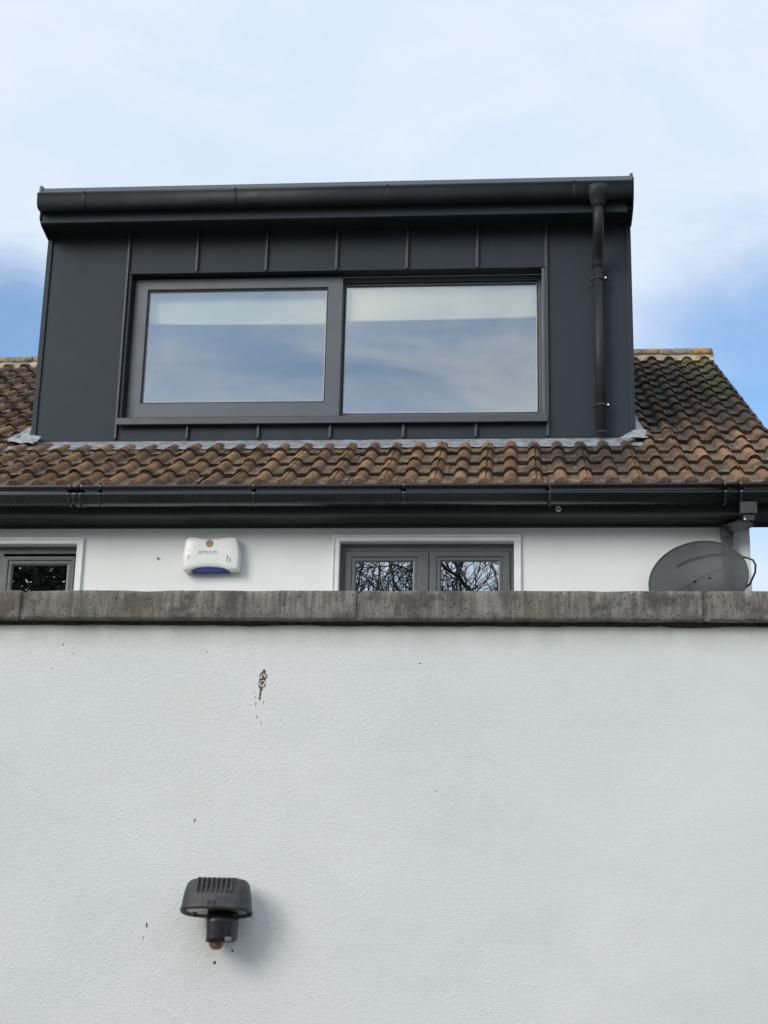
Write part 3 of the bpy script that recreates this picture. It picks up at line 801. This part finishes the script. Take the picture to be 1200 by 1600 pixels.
pipe.tube([(px+.003,9.70,4.995),(px+.003,9.70,4.978)], .0375, 20)
dpipe = pipe.build('dormer_downpipe', M['zinc_dark'], house)
hop.build('gutter_outlet', M['zinc_dark'], dpipe)
for z in (6.098, 5.177):
    q = MB(); q.tube([(px+.003,9.70,z-.012),(px+.003,9.70,z+.012)], .0365, 20)
    q.box(px-.052, px+.058, 9.692, 9.708, z-.011, z+.011); q.box(px-.01, px+.014, 9.73, DY-.001, z-.008, z+.008)
    co = q.build('pipe_clip', M['zinc_dark'], dpipe)
    q = MB(); q.tube([(px+.051,9.691,z),(px+.051,9.678,z)], [.0085,.006], 12); q.build('clip_screw', M['screw'], dpipe)

# dormer window
q = MB(); q.wall([WO[0]+.0005, WO[0]+.038, -1.240, -1.212, .148, WO[1]-.0005], [WO[2]+.0005, 5.200, 6.186, WO[3]-.0005],
                 [(WO[0]+.038,-1.240,5.200,6.186), (-1.212,.148,5.200,6.186)], DY+.115, DY+.19)
dw = q.build('dormer_window', M['alu'], house, .002)
dw['label'] = 'wide two pane grey window in the dormer reflecting the sky'
q = MB(); q.frame(-2.700,-1.216,5.168,6.212,-2.606,-1.318,5.272,6.130, DY+.060, DY+.1145)
sa = q.build('sash', M['alu'], dw, .003)
q = MB(); q.frame(-2.608,-1.316,5.270,6.132,-2.596,-1.328,5.282,6.120, DY+.070, DY+.10); q.build('gasket', M['gasket'], dw)
q = MB(); q.frame(-1.2135,.150,5.198,6.188,-1.201,.138,5.210,6.176, DY+.125, DY+.15); q.build('gasket', M['gasket'], dw)
q = MB(); q.box(-2.598,-1.326,DY+.082,DY+.088,5.280,6.122); q.build('pane', M['glass_dormer'], dw)
q = MB(); q.box(-1.203,.140,DY+.134,DY+.140,5.208,6.178); q.build('pane', M['glass_dormer'], dw)
q = MB(); q.prism([(DY-.052,5.080),(DY-.052,5.128),(DY+.114,5.146),(DY+.114,5.126),(DY-.03,5.112),(DY-.03,5.080)], WO[0]-.010, WO[1]+.008)
q.build('sill', M['sill'], dw, .002)
q = MB(); q.box(WO[0]-.004, WO[0]+.014, DY-.006, DY+.06, 5.140, WO[3]-.008); q.build('jamb_trim', M['zinc'], dw, .002)
q = MB(); q.box(WO[1]-.022, WO[1]-.002, DY-.006, DY+.10, 5.140, WO[3]-.008); q.build('jamb_trim', M['alu'], dw, .002)
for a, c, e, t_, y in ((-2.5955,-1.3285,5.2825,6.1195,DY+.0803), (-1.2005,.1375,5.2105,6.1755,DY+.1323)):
    q = MB(); q.frame(a, c, e, t_, a+.004, c-.006, e+.006, t_-.004, y, y+.0012); q.build('pane_edge_glint', M['pale_grey'], dw)  # pale strips stand in for the bright reflection along the pane edges
# room behind it, with an added ceiling opening that lets sky light onto the blinds
q = MB(); i = q.add((-3.1,DY+.191,4.75),(.6,DY+.191,4.75),(.6,12.2,4.75),(-3.1,12.2,4.75),(-3.1,DY+.191,6.52),(.6,DY+.191,6.52),(.6,12.2,6.52),(-3.1,12.2,6.52))
for a in ((0,3,2,1),(1,2,6,5),(2,3,7,6),(3,0,4,7)): q.face([i[t] for t in a])
for x0, x1, y0, y1 in ((-3.1,.6,DY+.191,9.99),(-3.1,.6,11.15,12.2),(-3.1,-2.95,9.99,11.15),(.45,.6,9.99,11.15)):
    q.face(q.add((x0,y0,6.52),(x1,y0,6.52),(x1,y1,6.52),(x0,y1,6.52)))
for a in (((-2.95,9.99),(.45,9.99)),((.45,9.99),(.45,11.15)),((.45,11.15),(-2.95,11.15)),((-2.95,11.15),(-2.95,9.99))):
    (xa,ya),(xb,yb_) = a; q.face(q.add((xa,ya,6.52),(xb,yb_,6.52),(xb,yb_,6.598),(xa,ya,6.598)))
q.build('attic_room', M['room'], house)
# roller blinds
def blind(x0, x1, za, zb, label):
    b_ = MB(); y = DY+.162
    i_ = b_.add((x0,y,za),(x1,y,zb),(x1,y,6.16),(x0,y,6.16),(x0,y+.003,za),(x1,y+.003,zb),(x1,y+.003,6.16),(x0,y+.003,6.16))
    for a in ((0,1,2,3),(4,7,6,5),(0,4,5,1),(1,5,6,2),(2,6,7,3),(3,7,4,0)): b_.face([i_[t] for t in a])
    t = thing('roller_blind', ((x0+x1)/2, y, 6.24), label, 'blind', 'roller blinds in the dormer window')
    b_.build('fabric', M['blind'], t)
    r = MB(); r.tube([(x0,y+.006,za+.004),(x1,y+.006,zb+.004)], .008, 10); r.build('bottom_bar', M['blind'], t)
    r = MB(); r.tube([(x0,y+.016,6.165),(x1,y+.016,6.165)], .011, 12); r.build('roller', M['blind'], t)
blind(-2.68, -1.246, 5.912, 5.890, 'cream roller blind pulled a little way down behind the left pane of the dormer window')
blind(-1.205, .140, 5.915, 5.922, 'cream roller blind pulled a little way down behind the right pane of the dormer window')

# lead flashing around the dormer foot
ap = MB(); rows = []
nx = 420
for k in range(nx+1):
    x = -3.45+(.86+3.45)*k/nx
    u = (x-X_PH) % TW
    h = prof(u)[0]; h2 = sum(prof((u+dd) % TW)[0] for dd in (-.02,-.012,-.006,0,.006,.012,.02))/7
    e = noise.noise((x*3, 2, 5))*.014+noise.noise((x*17, 2, 5))*.006
    crs = 1.028
    col_ = []
    for s_, extra in ((.900+e*.7, 0), (.93, 0), (.96, 0), (1.0, 0), (1.035, 0), (1.10, 0), (1.17, 0)):
        tl = .029*(1-min(1, (s_-.731)/(GA+.03)))
        w_ = min(1, max(0, (s_-.94)/.06))
        n_ = (h2*.30-.008+tl+.006)*(1-w_) + .012*w_
        if s_ > 1.08: n_ = .004
        col_.append(roof_pt(x, s_, n_+noise.noise((x*21, s_*25, 1))*.0025))
    col_.append((x, DY+.012, 4.985)); 
    rows.append(col_)
idx = [ap.add(*c_) for c_ in rows]
for A, B_ in zip(idx, idx[1:]):
    for q_ in range(len(A)-1): ap.face([A[q_], B_[q_], B_[q_+1], A[q_+1]], 0, True)
apo = ap.build('lead_apron', M['lead'], house)
so_ = apo.modifiers.new('thick', 'SOLIDIFY'); so_.thickness = .0025; so_.offset = 1
# flared corner pieces and the stepped soakers up the right cheek
c_ = MB()
def sheet(mb, P0, P1, P2, P3, lift, seed, nu=10, nv=8):
    g_ = []
    for a in range(nu+1):
        row = []
        for c in range(nv+1):
            s_, t_ = a/nu, c/nv
            p = (Vector(P0)*(1-s_)+Vector(P1)*s_)*(1-t_)+(Vector(P3)*(1-s_)+Vector(P2)*s_)*t_
            n_ = noise.noise((s_*3+seed, t_*3, 2))*lift
            row.append(mb.add(p+Vector((0, -n_*.5, n_)))[0])
        g_.append(row)
    for a in range(nu):
        for c in range(nv): mb.face([g_[a][c], g_[a+1][c], g_[a+1][c+1], g_[a][c+1]], 0, True)
def rp(x, s_, n_): return roof_pt(x, s_, n_)
sheet(c_, rp(-3.46,1.05,.043), rp(-3.25,.965,.038), rp(-3.24,1.14,.043), (-3.36,9.80,5.05), .014, 1)
sheet(c_, rp(-3.46,1.05,.043), (-3.36,9.80,5.05), rp(-3.36,1.55,.06), rp(-3.43,1.5,.05), .015, 4)
c_.build('lead_corner', M['lead_pale'], house).modifiers.new('thick', 'SOLIDIFY').thickness = .003
c_ = MB()
sheet(c_, rp(.66,.975,.046), rp(.850,1.00,.046), rp(.850,1.21,.052), rp(.77,1.21,.05), .006, 7)
for q_ in range(4):
    s_ = 1.20+q_*GA*.9
    sheet(c_, rp(.785,s_,.052), rp(.842-q_*.008,s_-.01,.044), rp(.834-q_*.008,s_+GA*.88,.044), rp(.785,s_+GA*.9,.060), .010, 9+q_)
c_.build('lead_corner', M['lead_pale'], house).modifiers.new('thick', 'SOLIDIFY').thickness = .003

# ------------------------------------------------------------------ alarm box on the house wall
ab = thing('alarm_box', (-1.86, YW, 3.86), 'white burglar alarm box with blue lens below and faded lettering', 'alarm')
k_ = (YW-.075)/8.92
def sc2(x, z): return (x*k_, 1.6+(z-1.6)*k_)
out = [(-2.004,4.060),(-1.970,4.060),(-1.925,4.051),(-1.884,4.047),(-1.840,4.048),(-1.790,4.056),(-1.745,4.061),(-1.712,4.059),(-1.700,4.046),(-1.680,3.955),(-1.684,3.858),(-1.690,3.852),(-1.743,3.849),(-1.765,3.858),(-1.800,3.866),(-1.874,3.870),(-1.930,3.866),(-1.962,3.858),(-1.980,3.848),(-2.020,3.846),(-2.033,3.858),(-2.038,3.935),(-2.026,4.046)]
pts = [sc2(*p) for p in out]
ccx = sum(p[0] for p in pts)/len(pts); ccz = sum(p[1] for p in pts)/len(pts)
def shr(f_, y): return [(ccx+(p[0]-ccx)*f_, y, ccz+(p[1]-ccz)*f_) for p in pts]
q = MB(); q.rings([shr(.985, YW-.001), shr(1.0, YW-.03), shr(1.0, YW-.055), shr(.985, YW-.068), shr(.965, YW-.0775), shr(.90, YW-.083), shr(.6, YW-.085)], sm=True)
cov_ = q.build('cover', M['white'], ab)
lz = [sc2(*p) for p in ((-1.985,3.846),(-1.960,3.859),(-1.925,3.867),(-1.874,3.872),(-1.802,3.868),(-1.768,3.859),(-1.742,3.850),(-1.80,3.8465),(-1.92,3.8445))]
q = MB(); q.prism(lz, YW-.066, YW-.002, 'y'); q.build('strobe_lens', M['blue'], ab, .004)
q = MB(); q.tube([(sc2(-1.688,3.955)[0], YW-.06, sc2(0,3.955)[1]),(sc2(-1.688,3.955)[0], YW-.0735, sc2(0,3.955)[1])], .0045, 10); q.build('cover_screw', M['lamp_black'], ab)
lx, lzc = sc2(-1.870, 4.016)
q = MB(); n = 28
q.rings([[(lx+math.cos(2*math.pi*k/n)*r, y, lzc+math.sin(2*math.pi*k/n)*r) for k in range(n)] for r, y in ((.024,YW-.078),(.024,YW-.0856))])
lg = q.build('round_emblem', M['orange'], ab)
q = MB(); sw = []
for k in range(15):
    a = math.pi*1.15*k/14-.4
    sw.append((lx-.002+math.cos(a)*.012, YW-.0862, lzc-.001+math.sin(a)*.012))
q.tube(sw, [.001+.0028*math.sin(math.pi*k/14) for k in range(15)], 6); q.build('emblem_swirl', M['bead'], ab)
def text(s_, x, z, size, mat, name, bold=0.):
    cu = bpy.data.curves.new(name, 'FONT'); cu.body = s_; cu.size = size; cu.align_x = 'CENTER'; cu.extrude = .0006; cu.offset = bold
    t = bpy.data.objects.new(name, cu); C.objects.link(t)
    bpy.context.view_layer.update()
    me = bpy.data.meshes.new_from_object(t.evaluated_get(bpy.context.evaluated_depsgraph_get()))
    bpy.data.objects.remove(t); me.materials.clear(); me.materials.append(mat)
    for v_ in me.vertices: v_.co = Vector((v_.co.x+x, YW-.0858-v_.co.z, v_.co.y+z))
    o_ = bpy.data.objects.new(name, me); C.objects.link(o_); attach(o_, ab); return o_
tx, tz = sc2(-1.878, 3.950)
text('eircom', tx, tz, .042, M['print'], 'lettering', .0003)
hx, hz = sc2(-1.748, 3.902)
text('h', hx, hz, .060, M['print'], 'lettering', .0006)
qx, qz = sc2(-1.995, 3.915)
text('P', qx, qz, .040, M['print_faint'], 'lettering')

# small bolt left in the wall
q = MB(); q.tube([(-2.19,YW+.002,3.929),(-2.19,YW-.010,3.929)], .006, 8)
q.build('wall_plug', M['steel'], house)

# ------------------------------------------------------------------ satellite dish
sdh = thing('satellite_dish', (1.045, YW, 3.70), 'dark grey perforated satellite dish beside the downpipe at the house corner', 'satellite dish')
Mx = Matrix.Translation((1.043, 8.72, 3.722)) @ Matrix.Rotation(R(-8), 4, 'Y') @ Matrix.Rotation(R(-14), 4, 'Z') @ Matrix.Rotation(R(-16), 4, 'X')
q = MB(); rs = []
A_, B2 = .283, .245
for k in range(9):
    r = k/8
    rs.append([Mx @ Vector((math.cos(2*math.pi*j/56)*A_*max(r,.001), -.055*r*r, math.sin(2*math.pi*j/56)*B2*max(r,.001))) for j in range(56)])
q.rings(rs, cap=False)
ref = q.build('reflector', M['dish'], sdh)
q = MB(); q.tube([Mx @ Vector((math.cos(2*math.pi*j/72)*A_, -.055, math.sin(2*math.pi*j/72)*B2)) for j in range(73)], .0045, 8, cap=False)
q.build('rim', M['steel'], ref)
q = MB(); q.tube([Mx @ Vector(p) for p in ((-.12,.03,.155),(-.04,.028,.178),(.08,.03,.186),(.20,.045,.175),(.26,.06,.150))], .009, 8)
q.tube([Mx @ Vector(p) for p in ((-.17,.03,-.02),(-.02,.03,.035),(.10,.03,.08),(.16,.05,.085))], .009, 8)
q.tube([Mx @ Vector((.05,.02,-.05)), Vector((1.12,8.88,3.62)), Vector((1.12,YW,3.62))], .018, 10)
q.box(1.08,1.16,YW-.012,YW-.001,3.53,3.71)
q.build('mounting_bracket', M['steel'], sdh)
for px_, pz_ in ((-.028,.022),(.058,.026)):
    q = MB(); c0 = Mx @ Vector((px_,-.004,pz_)); c1 = Mx @ Vector((px_,-.016,pz_)); q.tube([c0,c1], .008, 10); q.build('bolt', M['lamp_black'], ref)
q = MB(); q.tube([Mx @ Vector((0,-.04,-.235)), Mx @ Vector((-.02,-.20,-.24)), Mx @ Vector((-.03,-.30,-.17))], .012, 8)
arm = q.build('feed_arm', M['steel'], sdh)
q = MB(); e = Vector((.985,8.42,3.560)); q.tube([e+Vector((0,.05,.0)), e, e+Vector((0,-.03,0))], [.028,.028,.022], 16); q.tube([Mx @ Vector((-.02,-.20,-.24)), e+Vector((0,0,-.03))], .010, 8)
q.build('feed_horn', M['pale_grey'], arm)
q = MB(); q.tube([(1.295,8.78,3.895),(1.325,8.76,3.885),(1.355,8.75,3.868),(1.368,8.75,3.840),(1.366,8.76,3.80),(1.34,8.80,3.74),(1.25,8.9,3.68)], .006, 8)
q.build('cable', M['lamp_black'], sdh)

# ------------------------------------------------------------------ bare trees behind the viewer, mirrored in the small windows
def tree(x, y, height, seed, label):
    rn = random.Random(seed); tk = MB(); tw = MB()
    def grow(p, dirn, length, rad, depth):
        n_ = 4; pts = [p]; d0 = dirn.normalized()
        for k in range(n_):
            d0 = (d0+Vector((rn.gauss(0,.25), rn.gauss(0,.25), rn.gauss(.03,.20)))).normalized()
            pts.append(pts[-1]+d0*length/n_)
        rads = [rad*(1-.45*k/n_) for k in range(n_+1)]
        (tk if depth == 0 else tw).tube(pts, rads, 10 if depth == 0 else (6 if depth < 3 else 3), cap=False)
        if depth >= 6: return
        kids = (6, 5, 5, 4, 4, 4)[depth]
        for k in range(kids):
            t = rn.uniform(.35, 1.) if k else 1.
            q_ = pts[min(n_, int(t*n_))]
            az = rn.uniform(0, 2*math.pi); sp_ = rn.uniform(.45, 1.0) if k else rn.uniform(.1, .35)
            side = Vector((math.cos(az), math.sin(az), rn.uniform(-.2,.5)))
            grow(q_, d0*math.cos(sp_)+side*math.sin(sp_), length*rn.uniform(.62,.84), max(rad*.52*(1 if k else 1.2), .0050), depth+1)
    grow(Vector((0,0,-.1)), Vector((0,0,1)), height*.30, height*.018, 0)
    t = thing('bare_tree', (x, y, 0), label, 'tree', None)
    for mb_, nm, mt in ((tk, 'trunk', M['bark']), (tw, 'crown', M['twig'])):
        o_ = mb_.build(nm, mt); o_.parent = t
    return t
def copy_tree(o, loc, rz):
    c = o.copy(); C.objects.link(c); c.location = loc; c.rotation_euler = (0, 0, rz)
    for ch in list(o.children):
        d_ = ch.copy(); C.objects.link(d_); d_.parent = c
    return c
lab = 'leafless tree of a row behind the viewer, seen only as mirrored twigs'
t0 = tree(-2.2, -14.0, 14.0, 21, lab)
t0['group'] = 'bare trees mirrored in the middle window'
for x, y, a in ((-.2,-17.5,1.1), (-1.9,-22.5,2.9)):
    copy_tree(t0, (x, y, 0), a)

# a dense evergreen behind the viewer, mirrored as darkness in the left window
def evergreen(x, y, height, width, seed, label):
    rn = random.Random(seed); t = thing('evergreen_tree', (x, y, 0), label, 'tree')
    k_ = MB(); k_.tube([(0,0,-.1),(0.05,0,height*.5),(0,.03,height*.93)], [.24,.15,.03], 10); o_ = k_.build('trunk', M['bark']); o_.parent = t
    lf = MB()
    for q in range(26000):
        h_ = rn.random()**.8; z = 1.2+(height-1.2)*h_
        rad = width*(1-h_)**.75*(.75+.35*noise.noise((h_*6, seed, rn.randrange(8))))*math.sqrt(rn.uniform(.25, 1))
        a = rn.uniform(0, 2*math.pi); p = Vector((math.cos(a)*rad, math.sin(a)*rad, z-rad*.15))
        u = Vector((rn.gauss(0,1), rn.gauss(0,1), rn.gauss(0,.5))).normalized(); v_ = u.cross(Vector((rn.gauss(0,1), rn.gauss(0,1), rn.gauss(0,1)))).normalized()
        l = rn.uniform(.06, .13); w_ = l*.42
        lf.face(lf.add(p-u*l, p+v_*w_, p+u*l, p-v_*w_))
    o_ = lf.build('crown', plain('evergreen_leaves', (.030, .045, .022), .7, 0, .5, 3)); o_.parent = t
    return t
ev = evergreen(-10.2, -13.0, 16.0, 3.6, 4, 'dense evergreen behind the viewer, mirrored dark in the window at the left edge')
c2 = copy_tree(ev, (-12.6, -17.5, 0), 2.2)
c2['label'] = 'taller evergreen standing behind the dense evergreen, only its darkness mirrored in glass'; c2.scale = (1.25, 1.25, 1.15)
